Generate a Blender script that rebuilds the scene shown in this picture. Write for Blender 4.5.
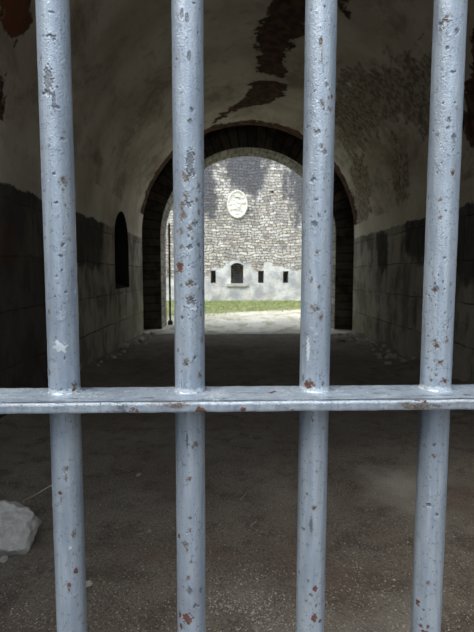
import bpy, bmesh, math, random
import numpy as np
from mathutils import Vector, Euler, Matrix, noise as mnoise
random.seed(7); rng = np.random.default_rng(7)
for o in list(bpy.data.objects): bpy.data.objects.remove(o)
S = bpy.context.scene; COL = S.collection
PI = math.pi

# ---------------------------------------------------------------- camera
FPX = 475.0
CAM = Vector((0, 0, 1.5))
cd = bpy.data.cameras.new('camera'); cam = bpy.data.objects.new('camera', cd); COL.objects.link(cam)
cam.location = CAM
cam.rotation_euler = Euler((math.radians(90 - 5.0), math.radians(0.0), math.radians(-0.45)))
cd.sensor_fit = 'VERTICAL'; cd.sensor_height = 34.6; cd.sensor_width = 26; cd.lens = 34.6 * FPX / 632
cd.dof.use_dof = True; cd.dof.focus_distance = 0.63; cd.dof.aperture_fstop = 18.0
cd.clip_start = 0.02; cd.clip_end = 300
S.camera = cam
RM = cam.rotation_euler.to_matrix()
def ray(px, py):
    return (RM @ Vector(((px - 237) / FPX, -(py - 316) / FPX, -1))).normalized()

# ---------------------------------------------------------------- light
W = bpy.data.worlds.new('overcast_sky'); S.world = W; W.use_nodes = True
wn = W.node_tree; bg = wn.nodes['Background']
tc = wn.nodes.new('ShaderNodeTexCoord'); sp = wn.nodes.new('ShaderNodeSeparateXYZ'); cr = wn.nodes.new('ShaderNodeValToRGB')
wn.links.new(tc.outputs['Generated'], sp.inputs[0]); wn.links.new(sp.outputs['Z'], cr.inputs[0])
cr.color_ramp.elements[0].position = 0.0; cr.color_ramp.elements[0].color = (0.58, 0.68, 0.80, 1)
cr.color_ramp.elements[1].position = 0.7; cr.color_ramp.elements[1].color = (0.92, 1.02, 1.14, 1)
wn.links.new(cr.outputs[0], bg.inputs['Color']); bg.inputs['Strength'].default_value = 1.0
sd = bpy.data.lights.new('veiled_sun', 'SUN'); so = bpy.data.objects.new('veiled_sun', sd); COL.objects.link(so)
sd.energy = 1.7; sd.angle = math.radians(42); sd.color = (1.0, 0.95, 0.86)
so.rotation_euler = Vector((.45, .36, -.82)).to_track_quat('-Z', 'Y').to_euler()
so.location = (0, -5, 12)
S.cycles.max_bounces = 16; S.cycles.diffuse_bounces = 10
vs = S.view_settings; vs.view_transform = 'Standard'; vs.look = 'None'; vs.gamma = 1; vs.use_curve_mapping = False
vs.exposure = 1.2
S.display_settings.display_device = 'sRGB'

# ---------------------------------------------------------------- dimensions of the place
CX, R0, ZS = 0.375, 2.655, 2.49          # tunnel: centre, half width, springing height
XL, XR = CX - R0, CX + R0
Y0, Y1 = 1.15, 12.0                    # tunnel barrel from the gate wall to the far slot
YS, YE = 13.0, 14.0                    # rear wall with the inner arch
CX2, R2, ZS2 = 0.41, 2.38, 2.50
YW = 27.0                              # courtyard wall

# ---------------------------------------------------------------- helpers
def tag(o, label=None, cat=None, group=None, kind=None):
    if label: o['label'] = label
    if cat: o['category'] = cat
    if group: o['group'] = group
    if kind: o['kind'] = kind
    return o
def link(name, me, mat=None, parent=None, smooth=False):
    o = bpy.data.objects.new(name, me); COL.objects.link(o)
    if mat: me.materials.append(mat)
    if parent: o.parent = parent
    if smooth: me.polygons.foreach_set('use_smooth', [True] * len(me.polygons))
    return o
def mesh_obj(name, verts, faces, mat=None, parent=None, smooth=False, uvs=None, attrs=None):
    me = bpy.data.meshes.new(name); me.from_pydata([tuple(v) for v in verts], [], [tuple(f) for f in faces]); me.update()
    if uvs is not None:
        uvl = me.uv_layers.new(name='UVMap'); li = np.zeros(len(me.loops), dtype=np.int32); me.loops.foreach_get('vertex_index', li)
        uvl.data.foreach_set('uv', np.asarray(uvs, dtype=np.float32)[li].ravel())
    if attrs:
        for k, a in attrs.items():
            at = me.attributes.new(k, 'FLOAT', 'POINT'); at.data.foreach_set('value', np.asarray(a, dtype=np.float32))
    return link(name, me, mat, parent, smooth)
def bm_obj(name, bm, mat=None, parent=None, smooth=False):
    me = bpy.data.meshes.new(name); bm.to_mesh(me); bm.free()
    return link(name, me, mat, parent, smooth)
def grid_faces(nu, nv, off=0, flip=False):
    f = []
    for i in range(nu - 1):
        for j in range(nv - 1):
            a = off + i * nv + j; q = (a, a + 1, a + nv + 1, a + nv)
            f.append(q[::-1] if flip else q)
    return f
def fbm(P, sc, octv=3, seed=0.0):
    v = Vector((seed, seed * 1.7, -seed))
    return np.array([mnoise.fractal(Vector(p) * sc + v, 1.0, 2.0, octv) for p in P])
def add_box(bm, lo, hi, bevel=0.0, seg=2):
    r = bmesh.ops.create_cube(bm, size=1)
    c = [(a + b) / 2 for a, b in zip(lo, hi)]; s = [b - a for a, b in zip(lo, hi)]
    for v in r['verts']: v.co = Vector((c[0] + v.co.x * s[0], c[1] + v.co.y * s[1], c[2] + v.co.z * s[2]))
    if bevel:
        es = list({e for v in r['verts'] for e in v.link_edges})
        bmesh.ops.bevel(bm, geom=es, offset=bevel, segments=seg, affect='EDGES', profile=0.5)
def tube(bm, pts, rad, n=8):
    rings = []
    for i, p in enumerate(pts):
        p = Vector(p); a = Vector(pts[max(i - 1, 0)]); b = Vector(pts[min(i + 1, len(pts) - 1)])
        d = (b - a).normalized(); u = d.orthogonal().normalized(); w = d.cross(u)
        if rings and True:
            u = (pu - d * pu.dot(d)).normalized(); w = d.cross(u)
        pu = u
        r = rad[i] if isinstance(rad, (list, tuple)) else rad
        rings.append([bm.verts.new(p + (u * math.cos(t) + w * math.sin(t)) * r) for t in [2 * PI * k / n for k in range(n)]])
    for a, b in zip(rings, rings[1:]):
        for k in range(n): bm.faces.new((a[k], a[(k + 1) % n], b[(k + 1) % n], b[k]))
    bm.faces.new(rings[0][::-1]); bm.faces.new(rings[-1])

def poly_sdf(U, V, poly):
    """signed distance (positive inside) of points to a polygon"""
    P = np.stack([U, V], 1); n = len(poly); d = np.full(len(P), 1e9); ins = np.zeros(len(P), bool)
    for i in range(n):
        a = np.array(poly[i]); b = np.array(poly[(i + 1) % n]); e = b - a; w = P - a
        t = np.clip((w @ e) / (e @ e + 1e-12), 0, 1); q = w - t[:, None] * e
        d = np.minimum(d, np.sqrt((q ** 2).sum(1)))
        c1 = (a[1] <= P[:, 1]) & (b[1] > P[:, 1]); c2 = (a[1] > P[:, 1]) & (b[1] <= P[:, 1])
        cr_ = e[0] * w[:, 1] - e[1] * w[:, 0]
        ins ^= (c1 & (cr_ > 0)) | (c2 & (cr_ < 0))
    return np.where(ins, d, -d)

# ---------------------------------------------------------------- node helper
class NT:
    def __init__(s, name):
        s.m = bpy.data.materials.new(name); s.m.use_nodes = True; s.t = s.m.node_tree
        s.p = s.t.nodes['Principled BSDF']; s.out = s.t.nodes['Material Output']
    def n(s, typ, ins=None, **kw):
        nd = s.t.nodes.new('ShaderNode' + typ)
        for k, v in kw.items(): setattr(nd, k, v)
        for k, v in (ins or {}).items(): s.set(nd.inputs[k], v)
        return nd
    def set(s, inp, v):
        if isinstance(v, bpy.types.NodeSocket): s.t.links.new(v, inp)
        else:
            if isinstance(v, (tuple, list)) and len(v) == 3 and inp.type == 'RGBA': v = (*v, 1)
            inp.default_value = v
    def obj(s): return s.n('TexCoord').outputs['Object']
    def uv(s): return s.n('TexCoord').outputs['UV']
    def attr(s, a): return s.n('Attribute', attribute_name=a).outputs['Fac']
    def map(s, v, sc=(1, 1, 1), loc=(0, 0, 0)): return s.n('Mapping', {0: v, 'Scale': sc, 'Location': loc}).outputs[0]
    def noise(s, v, sc, det=4, rough=0.55, dist=0.0, col=False):
        nd = s.n('TexNoise', {'Vector': v, 'Scale': sc, 'Detail': det, 'Roughness': rough, 'Distortion': dist})
        return nd.outputs['Color' if col else 'Fac']
    def voro(s, v, sc, feat='F1', out='Distance', rnd=1.0):
        return s.n('TexVoronoi', {'Vector': v, 'Scale': sc, 'Randomness': rnd}, feature=feat).outputs[out]
    def math(s, op, a, b=0.0, c=0.0, clamp=False):
        return s.n('Math', {0: a, 1: b, 2: c}, operation=op, use_clamp=clamp).outputs[0]
    def vm(s, op, a, b=(0, 0, 0)): return s.n('VectorMath', {0: a, 1: b}, operation=op).outputs[0]
    def ramp(s, f, a, b, lo=0.0, hi=1.0):
        return s.n('MapRange', {0: f, 1: a, 2: b, 3: lo, 4: hi}, interpolation_type='SMOOTHSTEP').outputs[0]
    def mix(s, f, a, b, mode='MIX'):
        nd = s.n('Mix', data_type='RGBA', blend_type=mode)
        s.set(nd.inputs[0], f); s.set(nd.inputs[6], a); s.set(nd.inputs[7], b)
        return nd.outputs[2]
    def bump(s, h, dist=0.01, strength=1.0, normal=None):
        nd = s.n('Bump', {'Height': h, 'Distance': dist, 'Strength': strength})
        if normal is not None: s.set(nd.inputs['Normal'], normal)
        return nd.outputs[0]
    def xyz(s, v):
        nd = s.n('SeparateXYZ', {0: v}); return nd.outputs
    def done(s, col, rough=0.9, normal=None, metal=0.0, spec=0.3):
        s.set(s.p.inputs['Base Color'], col); s.set(s.p.inputs['Roughness'], rough); s.set(s.p.inputs['Metallic'], metal)
        s.set(s.p.inputs['Specular IOR Level'], spec)
        if normal is not None: s.set(s.p.inputs['Normal'], normal)
        return s.m

# ---------------------------------------------------------------- materials
def mat_plaster():
    t = NT('vault_plaster'); o = t.obj()
    big = t.noise(o, 0.9, 5); mid = t.noise(o, 4.5, 6, 0.65); fine = t.noise(o, 30, 5, 0.7)
    col = t.mix(t.ramp(big, 0.35, 0.68), (0.46, 0.40, 0.315), (0.66, 0.60, 0.50))
    col = t.mix(t.ramp(mid, 0.52, 0.75, 0, 0.5), col, (0.24, 0.20, 0.145))
    col = t.mix(t.ramp(t.noise(t.map(o, (1, .6, 1), (4, 0, 0)), 1.3, 7, .68, .3), .50, .66, 0, .6), col, (0.20, 0.155, 0.105))
    specks = t.ramp(t.voro(o, 9), 0.10, 0.05); col = t.mix(t.math('MULTIPLY', specks, t.ramp(mid, .5, .6)), col, (0.12, 0.09, 0.07))
    # worn, mottled haunch
    mot = t.attr('mottle'); mn = t.noise(t.map(o, (1, .8, 1)), 5.0, 7, 0.66, 0.15)
    mf = t.ramp(t.math('ADD', t.math('MULTIPLY', mot, 1.0), t.math('MULTIPLY', t.math('SUBTRACT', mn, 0.5), 1.9)), 0.03, 0.14)
    mott_col = t.mix(t.ramp(t.noise(o, 12, 5, .7), .4, .6), (0.13, 0.10, 0.07), (0.42, 0.36, 0.28))
    col = t.mix(t.math('MULTIPLY', mf, 0.85), col, mott_col)
    # bare patches where the plaster fell
    pe = t.attr('peel'); pn = t.noise(o, 3.2, 7, 0.68, 0.4)
    pf = t.ramp(t.math('ADD', pe, t.math('MULTIPLY', t.math('SUBTRACT', pn, 0.5), 0.75)), 0.0, 0.035)
    bare = t.mix(t.ramp(t.noise(o, 7, 5), .35, .65), (0.045, 0.024, 0.017), (0.125, 0.064, 0.042))
    bare = t.mix(t.attr('red'), bare, (0.17, 0.060, 0.028))
    col = t.mix(pf, col, bare)
    h = t.math('ADD', t.math('MULTIPLY', fine, 0.4), t.math('ADD', mid, t.math('MULTIPLY', pf, -1.6)))
    h = t.math('SUBTRACT', h, t.math('MULTIPLY', mf, 0.6))
    return t.done(col, 0.95, t.bump(h, 0.014), spec=0.12)
def mat_ashlar(name, tint=(1, 1, 1), dark=1.0, moss=True, plast=False):
    t = NT(name); o = t.obj(); uv = t.uv()
    w = t.vm('ADD', uv, t.vm('SCALE', t.vm('SUBTRACT', t.noise(o, 1.4, 3, col=True), (0.5, 0.5, 0.5))))
    t.t.nodes[-1]
    wn_ = w.node.inputs[1].links[0].from_node; wn_.inputs['Scale'].default_value = 0.10
    bk = t.n('TexBrick', {'Vector': w, 'Color1': (0, 0, 0, 1), 'Color2': (1, 1, 1, 1), 'Mortar': (0.5, .5, .5, 1), 'Scale': 1.0,
             'Mortar Size': 0.010, 'Mortar Smooth': 0.35, 'Brick Width': 0.98, 'Row Height': 0.565}, offset=0.43, squash=0.8, squash_frequency=3)
    big = t.noise(o, 0.8, 4); mid = t.noise(t.map(o, (1, 1, .55)), 3.0, 6, 0.66); fine = t.noise(o, 24, 6, 0.72)
    c = t.mix(bk.outputs['Color'], (0.26, 0.235, 0.185), (0.43, 0.395, 0.32))
    c = t.mix(t.ramp(big, .38, .66), c, (0.34, 0.315, 0.255)); c = t.mix(t.ramp(t.noise(t.map(o, (1, 1, .7), (5, 2, 0)), 1.5, 6, .6), .46, .62, 0, .75), c, (0.13, 0.115, 0.095))
    c = t.mix(t.ramp(mid, .46, .70, 0, .85), c, (0.11, 0.095, 0.075))
    c = t.mix(t.ramp(fine, .5, .8, 0, .5), c, (0.09, 0.08, .07))
    c = t.mix(t.math('MULTIPLY', bk.outputs['Fac'], t.ramp(t.noise(o, 2.1, 4), .40, .58, .12, .9)), c, (0.06, 0.052, 0.042))
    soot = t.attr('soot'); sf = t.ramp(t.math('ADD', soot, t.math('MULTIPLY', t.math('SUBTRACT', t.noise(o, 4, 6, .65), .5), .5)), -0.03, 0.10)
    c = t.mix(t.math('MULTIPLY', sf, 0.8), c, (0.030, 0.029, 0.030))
    red = t.attr('red'); c = t.mix(t.math('MULTIPLY', red, t.ramp(mid, .4, .6)), c, (0.13, 0.05, 0.035))
    if moss:
        z = t.xyz(o)[2]; y = t.xyz(o)[1]
        f = t.math('MULTIPLY', t.ramp(z, 1.9, 0.1), t.ramp(y, 8.0, 12.0))
        f = t.math('MULTIPLY', f, t.ramp(t.noise(o, 2.6, 5), .36, .6))
        c = t.mix(t.math('MULTIPLY', f, 0.75), c, (0.21, 0.215, 0.10))
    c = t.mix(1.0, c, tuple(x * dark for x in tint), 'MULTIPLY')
    pf = None
    if plast:
        zz = t.math('ADD', t.xyz(o)[2], t.math('MULTIPLY', t.math('SUBTRACT', t.noise(o, 3, 6, .7), .5), .22))
        pf = t.math('MULTIPLY', t.ramp(zz, 2.385, 2.415), t.math('SUBTRACT', 1.0, t.attr('recess_shade')))
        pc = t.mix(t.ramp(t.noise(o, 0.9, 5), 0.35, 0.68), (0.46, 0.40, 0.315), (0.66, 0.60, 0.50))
        pc = t.mix(t.ramp(t.noise(o, 4.5, 6, .65), 0.52, 0.75, 0, 0.5), pc, (0.24, 0.20, 0.145)); c = t.mix(t.math('MULTIPLY', t.attr('recess_shade'), .96), c, (.012, .011, .010)); c = t.mix(pf, c, pc)  # inner faces of the niche go near-black: its shade put into the colour
    h = t.math('ADD', t.math('MULTIPLY', fine, .35), t.math('MULTIPLY', mid, .8)); h = t.math('SUBTRACT', h, t.math('MULTIPLY', bk.outputs['Fac'], t.math('SUBTRACT', .9, t.math('MULTIPLY', pf, .9)) if pf else .9))
    return t.done(c, 0.95, t.bump(h, 0.022), spec=0.06)
def mat_voussoir(name, ca, cb):
    t = NT(name); o = t.obj(); uv = t.uv()
    bk = t.n('TexBrick', {'Vector': uv, 'Color1': (0, 0, 0, 1), 'Color2': (1, 1, 1, 1), 'Mortar': (.5, .5, .5, 1), 'Scale': 1.0,
             'Mortar Size': 0.012, 'Mortar Smooth': 0.3, 'Brick Width': 0.22, 'Row Height': 0.62}, offset=0.5)
    mid = t.noise(o, 3.5, 6, .65); fine = t.noise(o, 22, 5, .7)
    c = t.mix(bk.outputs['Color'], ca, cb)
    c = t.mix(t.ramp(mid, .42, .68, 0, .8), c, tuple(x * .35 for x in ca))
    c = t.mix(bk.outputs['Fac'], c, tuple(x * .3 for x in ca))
    h = t.math('SUBTRACT', t.math('ADD', t.math('MULTIPLY', fine, .5), mid), bk.outputs['Fac'])
    return t.done(c, 0.93, t.bump(h, 0.02), spec=0.12)
def mat_rubble():
    t = NT('rubble_wall_stone'); o = t.obj(); uv = t.uv()
    def warp(v, sc, amt):
        nd = t.n('VectorMath', {0: t.vm('SUBTRACT', t.noise(o, sc, 3, col=True), (.5, .5, .5)), 'Scale': amt}, operation='SCALE').outputs[0]
        return t.vm('ADD', v, nd)
    w = warp(warp(uv, .8, .55), 4.0, .10)
    bk = t.n('TexBrick', {'Vector': w, 'Color1': (0, 0, 0, 1), 'Color2': (1, 1, 1, 1), 'Mortar': (.5, .5, .5, 1), 'Scale': 1.0,
             'Mortar Size': 0.020, 'Mortar Smooth': 0.35, 'Brick Width': 0.40, 'Row Height': 0.155}, offset=0.37, squash=0.55, squash_frequency=3)
    big = t.noise(o, 0.55, 4); mid = t.noise(o, 2.2, 5, .62); fine = t.noise(o, 11, 5, .7); cell = t.noise(t.map(w, (1, 3, 1)), 2.3, 4, .6)
    c = t.mix(bk.outputs['Color'], (0.30, 0.275, 0.25), (0.72, 0.68, 0.61))
    c = t.mix(t.ramp(cell, .55, .66, 0, .6), c, (0.62, 0.46, 0.27))
    c = t.mix(t.ramp(mid, .52, .68, 0, .8), c, (0.82, 0.80, 0.77))
    c = t.mix(t.ramp(cell, .46, .36, 0, .55), c, (0.25, 0.24, 0.235))
    c = t.mix(t.ramp(fine, .50, .64, 0, .8), c, (0.13, 0.12, 0.115))
    c = t.mix(t.math('MULTIPLY', bk.outputs['Fac'], t.ramp(fine, .35, .6, .4, 1.0)), c, (0.085, 0.08, 0.075))
    rd = t.attr('render'); rf = t.ramp(t.math('ADD', rd, t.math('MULTIPLY', t.math('SUBTRACT', t.noise(o, 1.6, 6, .62), .5), 1.2)), -0.02, 0.10)
    rc = t.mix(t.ramp(t.noise(o, 1.3, 5, .6), .36, .64), (0.36, 0.37, 0.385), (0.66, 0.655, 0.64))
    rc = t.mix(t.ramp(t.noise(o, 3.5, 5), .54, .68, 0, .6), rc, (0.58, 0.49, 0.36))
    rc = t.mix(t.ramp(t.noise(t.map(o, (1, 1, .6)), 7, 5, .7), .56, .70, 0, .6), rc, (0.20, 0.20, 0.20))
    c = t.mix(rf, c, rc)
    st = t.attr('stain'); sf = t.ramp(t.math('ADD', st, t.math('MULTIPLY', t.math('SUBTRACT', t.noise(t.map(o, (1, 1, .5)), 1.5, 7, .72), .5), 1.6)), -0.20, 0.12)
    c = t.mix(t.math('MULTIPLY', sf, 0.9), c, t.mix(t.ramp(fine, .4, .6), (0.045, 0.047, 0.055), (0.13, 0.13, 0.14)))
    h = t.math('SUBTRACT', t.math('ADD', t.math('MULTIPLY', fine, .7), bk.outputs['Color']), t.math('MULTIPLY', bk.outputs['Fac'], 1.2))
    h = t.math('MULTIPLY', h, t.math('SUBTRACT', 1.15, rf))
    return t.done(c, 0.95, t.bump(h, 0.06), spec=0.1)
def mat_dirt():
    t = NT('earth_floor'); o = t.obj()
    big = t.noise(o, 0.9, 4); mid = t.noise(o, 5, 6, .65); fine = t.noise(o, 75, 6, .8); vf = t.voro(o, 85)
    c = t.mix(t.ramp(big, .35, .66), (0.165, 0.134, 0.106), (0.225, 0.192, 0.155))
    c = t.mix(t.ramp(mid, .45, .7, 0, .7), c, (0.085, 0.068, 0.054))
    c = t.mix(t.ramp(fine, .54, .66, 0, .9), c, (0.36, 0.33, 0.28))
    c = t.mix(t.ramp(fine, .47, .36, 0, .9), c, (0.035, 0.028, 0.022))
    du = t.attr('pale_mask'); df = t.ramp(t.math('ADD', du, t.math('MULTIPLY', t.math('SUBTRACT', t.noise(o, 2.2, 5), .5), 1.0)), 0.0, 0.55)
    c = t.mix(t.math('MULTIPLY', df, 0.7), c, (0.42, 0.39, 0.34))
    rdn = t.ramp(t.noise(t.map(o, loc=(3, 1, 0)), 1.6, 3), .56, .7, 0, .45); c = t.mix(rdn, c, (0.17, 0.115, 0.09))
    h = t.math('ADD', t.math('MULTIPLY', mid, 1.0), t.math('ADD', t.math('MULTIPLY', fine, .35), t.math('MULTIPLY', vf, -.3)))
    return t.done(c, 0.97, t.bump(h, 0.012), spec=0.1)
def mat_court():
    t = NT('courtyard_gravel'); o = t.obj()
    big = t.noise(o, 0.5, 4); mid = t.noise(o, 3.2, 6, .65); fine = t.noise(o, 22, 5, .75)
    c = t.mix(t.ramp(big, .35, .66), (0.52, 0.48, 0.40), (0.70, 0.66, 0.57))
    c = t.mix(t.ramp(t.noise(t.map(o, (1, .45, 1)), 2.2, 6, .68), .48, .62, 0, .8), c, (0.34, 0.31, 0.20)); c = t.mix(t.ramp(fine, .48, .38, 0, .7), c, (0.28, 0.26, 0.20))
    c = t.mix(t.ramp(fine, .55, .75, 0, .6), c, (0.80, 0.77, 0.71))
    g = t.attr('green'); gf = t.ramp(t.math('ADD', g, t.math('MULTIPLY', t.math('SUBTRACT', t.noise(o, 1.1, 7, .72), .5), 4.0)), -0.1, 0.9)
    c = t.mix(t.math('MULTIPLY', gf, 0.9), c, t.mix(t.ramp(mid, .4, .62), (0.10, 0.125, 0.04), (0.24, 0.25, 0.11)))
    return t.done(c, 0.97, t.bump(t.math('ADD', mid, fine), 0.03), spec=0.1)
def mat_stone(name, a, b, sc=6, bd=0.01):
    t = NT(name); o = t.obj()
    n1 = t.noise(o, sc, 5, .6); n2 = t.noise(o, sc * 6, 5, .7)
    c = t.mix(t.ramp(n1, .35, .65), a, b); c = t.mix(t.ramp(n2, .5, .75, 0, .6), c, tuple(x * .55 for x in a))
    c = t.mix(t.ramp(n2, .42, .30, 0, .6), c, tuple(min(1, x * 1.5) for x in b))
    return t.done(c, 0.9, t.bump(t.math('ADD', n1, t.math('MULTIPLY', n2, .5)), bd), spec=0.2)
def mat_paint():
    t = NT('worn_silver_blue_paint'); o = t.obj()
    streak = t.noise(t.map(o, (1, 1, .09)), 95, 4, .6); big = t.noise(t.map(o, (1, 1, .45)), 16, 4, .6)
    peel = t.noise(t.map(o, (1, 1, .8)), 430, 3, .6); pit = t.voro(t.map(o, (1, 1, .75)), 300)
    sp = t.noise(o, 120, 3, .6)
    c = t.mix(t.ramp(streak, .32, .68), (0.234, 0.283, 0.346), (0.342, 0.394, 0.454))
    c = t.mix(t.ramp(big, .50, .72, 0, .55), c, (0.198, 0.228, 0.280))
    c = t.mix(t.ramp(big, .46, .32, 0, .5), c, (0.336, 0.372, 0.414))
    c = t.mix(t.ramp(t.math('MULTIPLY', sp, peel), .31, .38, 0, .6), c, (0.085, 0.098, 0.118))
    ch = t.attr('chip'); cf = t.ramp(t.math('ADD', ch, t.math('MULTIPLY', t.math('SUBTRACT', t.noise(o, 330, 4, .6), .5), .55)), .25, .5)
    c = t.mix(t.math('MULTIPLY', cf, .75), c, (0.083, 0.087, 0.095))
    wh = t.attr('white'); wf = t.ramp(t.math('ADD', wh, t.math('MULTIPLY', t.math('SUBTRACT', t.noise(o, 260, 4, .65), .5), 1.1)), .42, .6)
    c = t.mix(t.math('MULTIPLY', wf, .75), c, (0.600, 0.648, 0.684))
    ru = t.attr('rust'); rn = t.noise(o, 420, 4, .65)
    rf0 = t.ramp(ru, .08, .5, 0, .55)
    rf = t.ramp(t.math('ADD', ru, t.math('MULTIPLY', t.math('SUBTRACT', t.noise(o, 300, 5, .75), .5), 1.5)), .36, .58)
    c = t.mix(rf0, c, (0.165, 0.145, 0.125))
    c = t.mix(t.math('MULTIPLY', rf, .75), c, t.mix(t.ramp(t.noise(o, 150, 2), .42, .6), (0.125, 0.078, 0.048), (0.060, 0.045, 0.035)))
    rd = t.attr('redrust'); rdf = t.ramp(t.math('ADD', rd, t.math('MULTIPLY', t.math('SUBTRACT', rn, .5), .7)), .34, .5)
    c = t.mix(t.math('MULTIPLY', rdf, .92), c, t.mix(t.ramp(rn, .4, .6), (0.145, 0.035, 0.016), (0.075, 0.028, 0.015)))
    h = t.math('ADD', t.math('MULTIPLY', peel, .8), t.math('MULTIPLY', t.ramp(pit, 0.0, .28), .5))
    h = t.math('ADD', h, t.math('MULTIPLY', streak, .5)); h = t.math('SUBTRACT', h, t.math('MULTIPLY', cf, .9)); h = t.math('SUBTRACT', h, t.math('MULTIPLY', rdf, .8))
    rough = t.math('ADD', 0.36, t.math('MULTIPLY', t.math('MAXIMUM', rf, rdf), 0.4))
    return t.done(c, rough, t.bump(h, 0.0008, 1.0), metal=0.2, spec=0.6)
def mat_iron():
    t = NT('dark_iron'); o = t.obj()
    return t.done(t.mix(t.ramp(t.noise(o, 30, 4), .4, .7), (0.022, 0.021, 0.022), (0.06, 0.04, 0.03)), .7, metal=0.3)
def mat_grass():
    t = NT('grass_blades'); o = t.obj()
    c = t.mix(t.ramp(t.noise(o, 2.5, 4), .38, .62), (0.10, 0.17, 0.035), (0.25, 0.31, 0.09))
    return t.done(c, .7, spec=.2)
def mat_flat(name, c, r=.8):
    t = NT(name); o = t.obj(); n = t.noise(o, 40, 3)
    return t.done(t.mix(n, tuple(x * .8 for x in c), tuple(x * 1.2 for x in c)), r)

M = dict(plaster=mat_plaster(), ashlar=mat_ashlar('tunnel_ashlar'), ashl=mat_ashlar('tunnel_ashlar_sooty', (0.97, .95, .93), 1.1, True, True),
         ashr=mat_ashlar('tunnel_ashlar_mossy', plast=True),
         slot=mat_ashlar('shaded_slot_stone', (.9, .85, .75), .22, False),  # ashlar darkened in the colour to stand in for shade in the slot
         ring=mat_voussoir('shaded_arch_stone', (0.085, 0.068, 0.048), (0.15, 0.115, 0.08)),  # rear arch face: lack of light painted as a darker stone colour
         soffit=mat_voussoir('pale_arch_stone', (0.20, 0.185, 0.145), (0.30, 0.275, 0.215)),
         rubble=mat_rubble(), dirt=mat_dirt(), court=mat_court(),
         carve=mat_stone('carved_limestone', (0.66, 0.64, 0.56), (0.80, 0.78, 0.70), 5, .02),
         rock=mat_stone('grey_rock', (0.38, 0.365, 0.34), (0.54, 0.52, 0.485), 14, .006),
         rub=mat_stone('fallen_stone', (0.27, 0.245, 0.205), (0.42, 0.385, 0.33), 14, .006),
         peb=mat_stone('pale_pebbles', (0.19, 0.17, 0.14), (0.56, 0.52, 0.43), 90, .002),
         chipst=mat_stone('pale_stone_chip', (0.27, 0.25, 0.22), (0.38, 0.36, 0.32), 30, .002),
         sill=mat_stone('pale_sill_stone', (0.34, 0.33, 0.30), (0.46, 0.45, 0.41), 4, .01),
         inside=mat_flat('dark_interior_stone', (0.05, 0.045, 0.04)),
         paint=mat_paint(), iron=mat_iron(), grass=mat_grass(),
         thread=mat_flat('pale_thread', (0.45, .44, .42)), wood=mat_flat('weathered_twig', (0.22, .19, .15)))

# ---------------------------------------------------------------- profiles
NP = 97
def profile(cx, r, zs, n=NP, zb=-0.05):
    """points from the left foot over the arch to the right foot, plus running length"""
    pts = []; nj = 16
    for i in range(nj): pts.append((cx - r, zb + (zs - zb) * i / nj))
    na = n - 2 * nj
    for i in range(na):
        a = PI - PI * i / (na - 1); pts.append((cx + r * math.cos(a), zs + r * math.sin(a)))
    for i in range(nj): pts.append((cx + r, zs - (zs - zb) * (i + 1) / nj))
    s = [0]
    for a, b in zip(pts, pts[1:]): s.append(s[-1] + math.hypot(b[0] - a[0], b[1] - a[1]))
    return pts, s
def barrel(name, prof, ya, yb, mat, ny=6, flip=False, kind='structure'):
    pts, s = prof; V = []; UV = []
    for j in range(ny):
        y = ya + (yb - ya) * j / (ny - 1)
        for (x, z), u in zip(pts, s): V.append((x, y, z)); UV.append((u, y))
    o = mesh_obj(name, V, grid_faces(ny, len(pts), flip=flip), mat, smooth=False, uvs=UV); tag(o, kind=kind); return o
def ringface(name, pa, pb, y, mat, flip=False, uvm='ring'):
    (a, s), (b, _) = pa, pb; V = []; UV = []
    for (p, q, u) in zip(a, b, s):
        w = math.hypot(p[0] - q[0], p[1] - q[1]); V += [(p[0], y, p[1]), (q[0], y, q[1])]
        UV += ([(u, 0.0), (u, min(w, 50))] if uvm == 'ring' else [(p[0], p[1]), (q[0], q[1])])
    o = mesh_obj(name, V, grid_faces(len(a), 2, flip=flip), mat, uvs=UV); tag(o, kind='structure'); return o
def rectprof(pr, x0, x1, z1):
    pts, s = pr; cx = (pts[0][0] + pts[-1][0]) / 2; zs = pts[16][1]; out = []
    for i, (x, z) in enumerate(pts):
        if i < 16: out.append((x0, z))
        elif i >= len(pts) - 16: out.append((x1, z))
        else:
            dx, dz = x - cx, z - zs; k = 1e9
            if dx > 1e-6: k = min(k, (x1 - cx) / dx)
            if dx < -1e-6: k = min(k, (x0 - cx) / dx)
            if dz > 1e-6: k = min(k, (z1 - zs) / dz)
            out.append((cx + dx * k, zs + dz * k))
    return out, s

# ---- vault (dense, carries the stains)
def vault_hit(px, py):
    """where a line of sight meets the vault: (angle arc length, y)"""
    d = ray(px, py); A = d.x ** 2 + d.z ** 2; ox, oz = CAM.x - CX, CAM.z - ZS
    B = 2 * (ox * d.x + oz * d.z); Cc = ox * ox + oz * oz - R0 ** 2
    tt = (-B + math.sqrt(max(0, B * B - 4 * A * Cc))) / (2 * A); p = CAM + d * tt
    return ((PI - math.atan2(p.z - ZS, p.x - CX)) * R0, p.y)
def wall_hit(px, py, X):
    d = ray(px, py); tt = (X - CAM.x) / d.x; p = CAM + d * tt; return (p.y, p.z)
def back_hit(px, py, Y=YW):
    d = ray(px, py); tt = (Y - CAM.y) / d.y; p = CAM + d * tt; return (p.x, p.z)
def floor_hit(px, py, z=0.0):
    d = ray(px, py); tt = (z - CAM.z) / d.z; return CAM + d * tt

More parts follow.
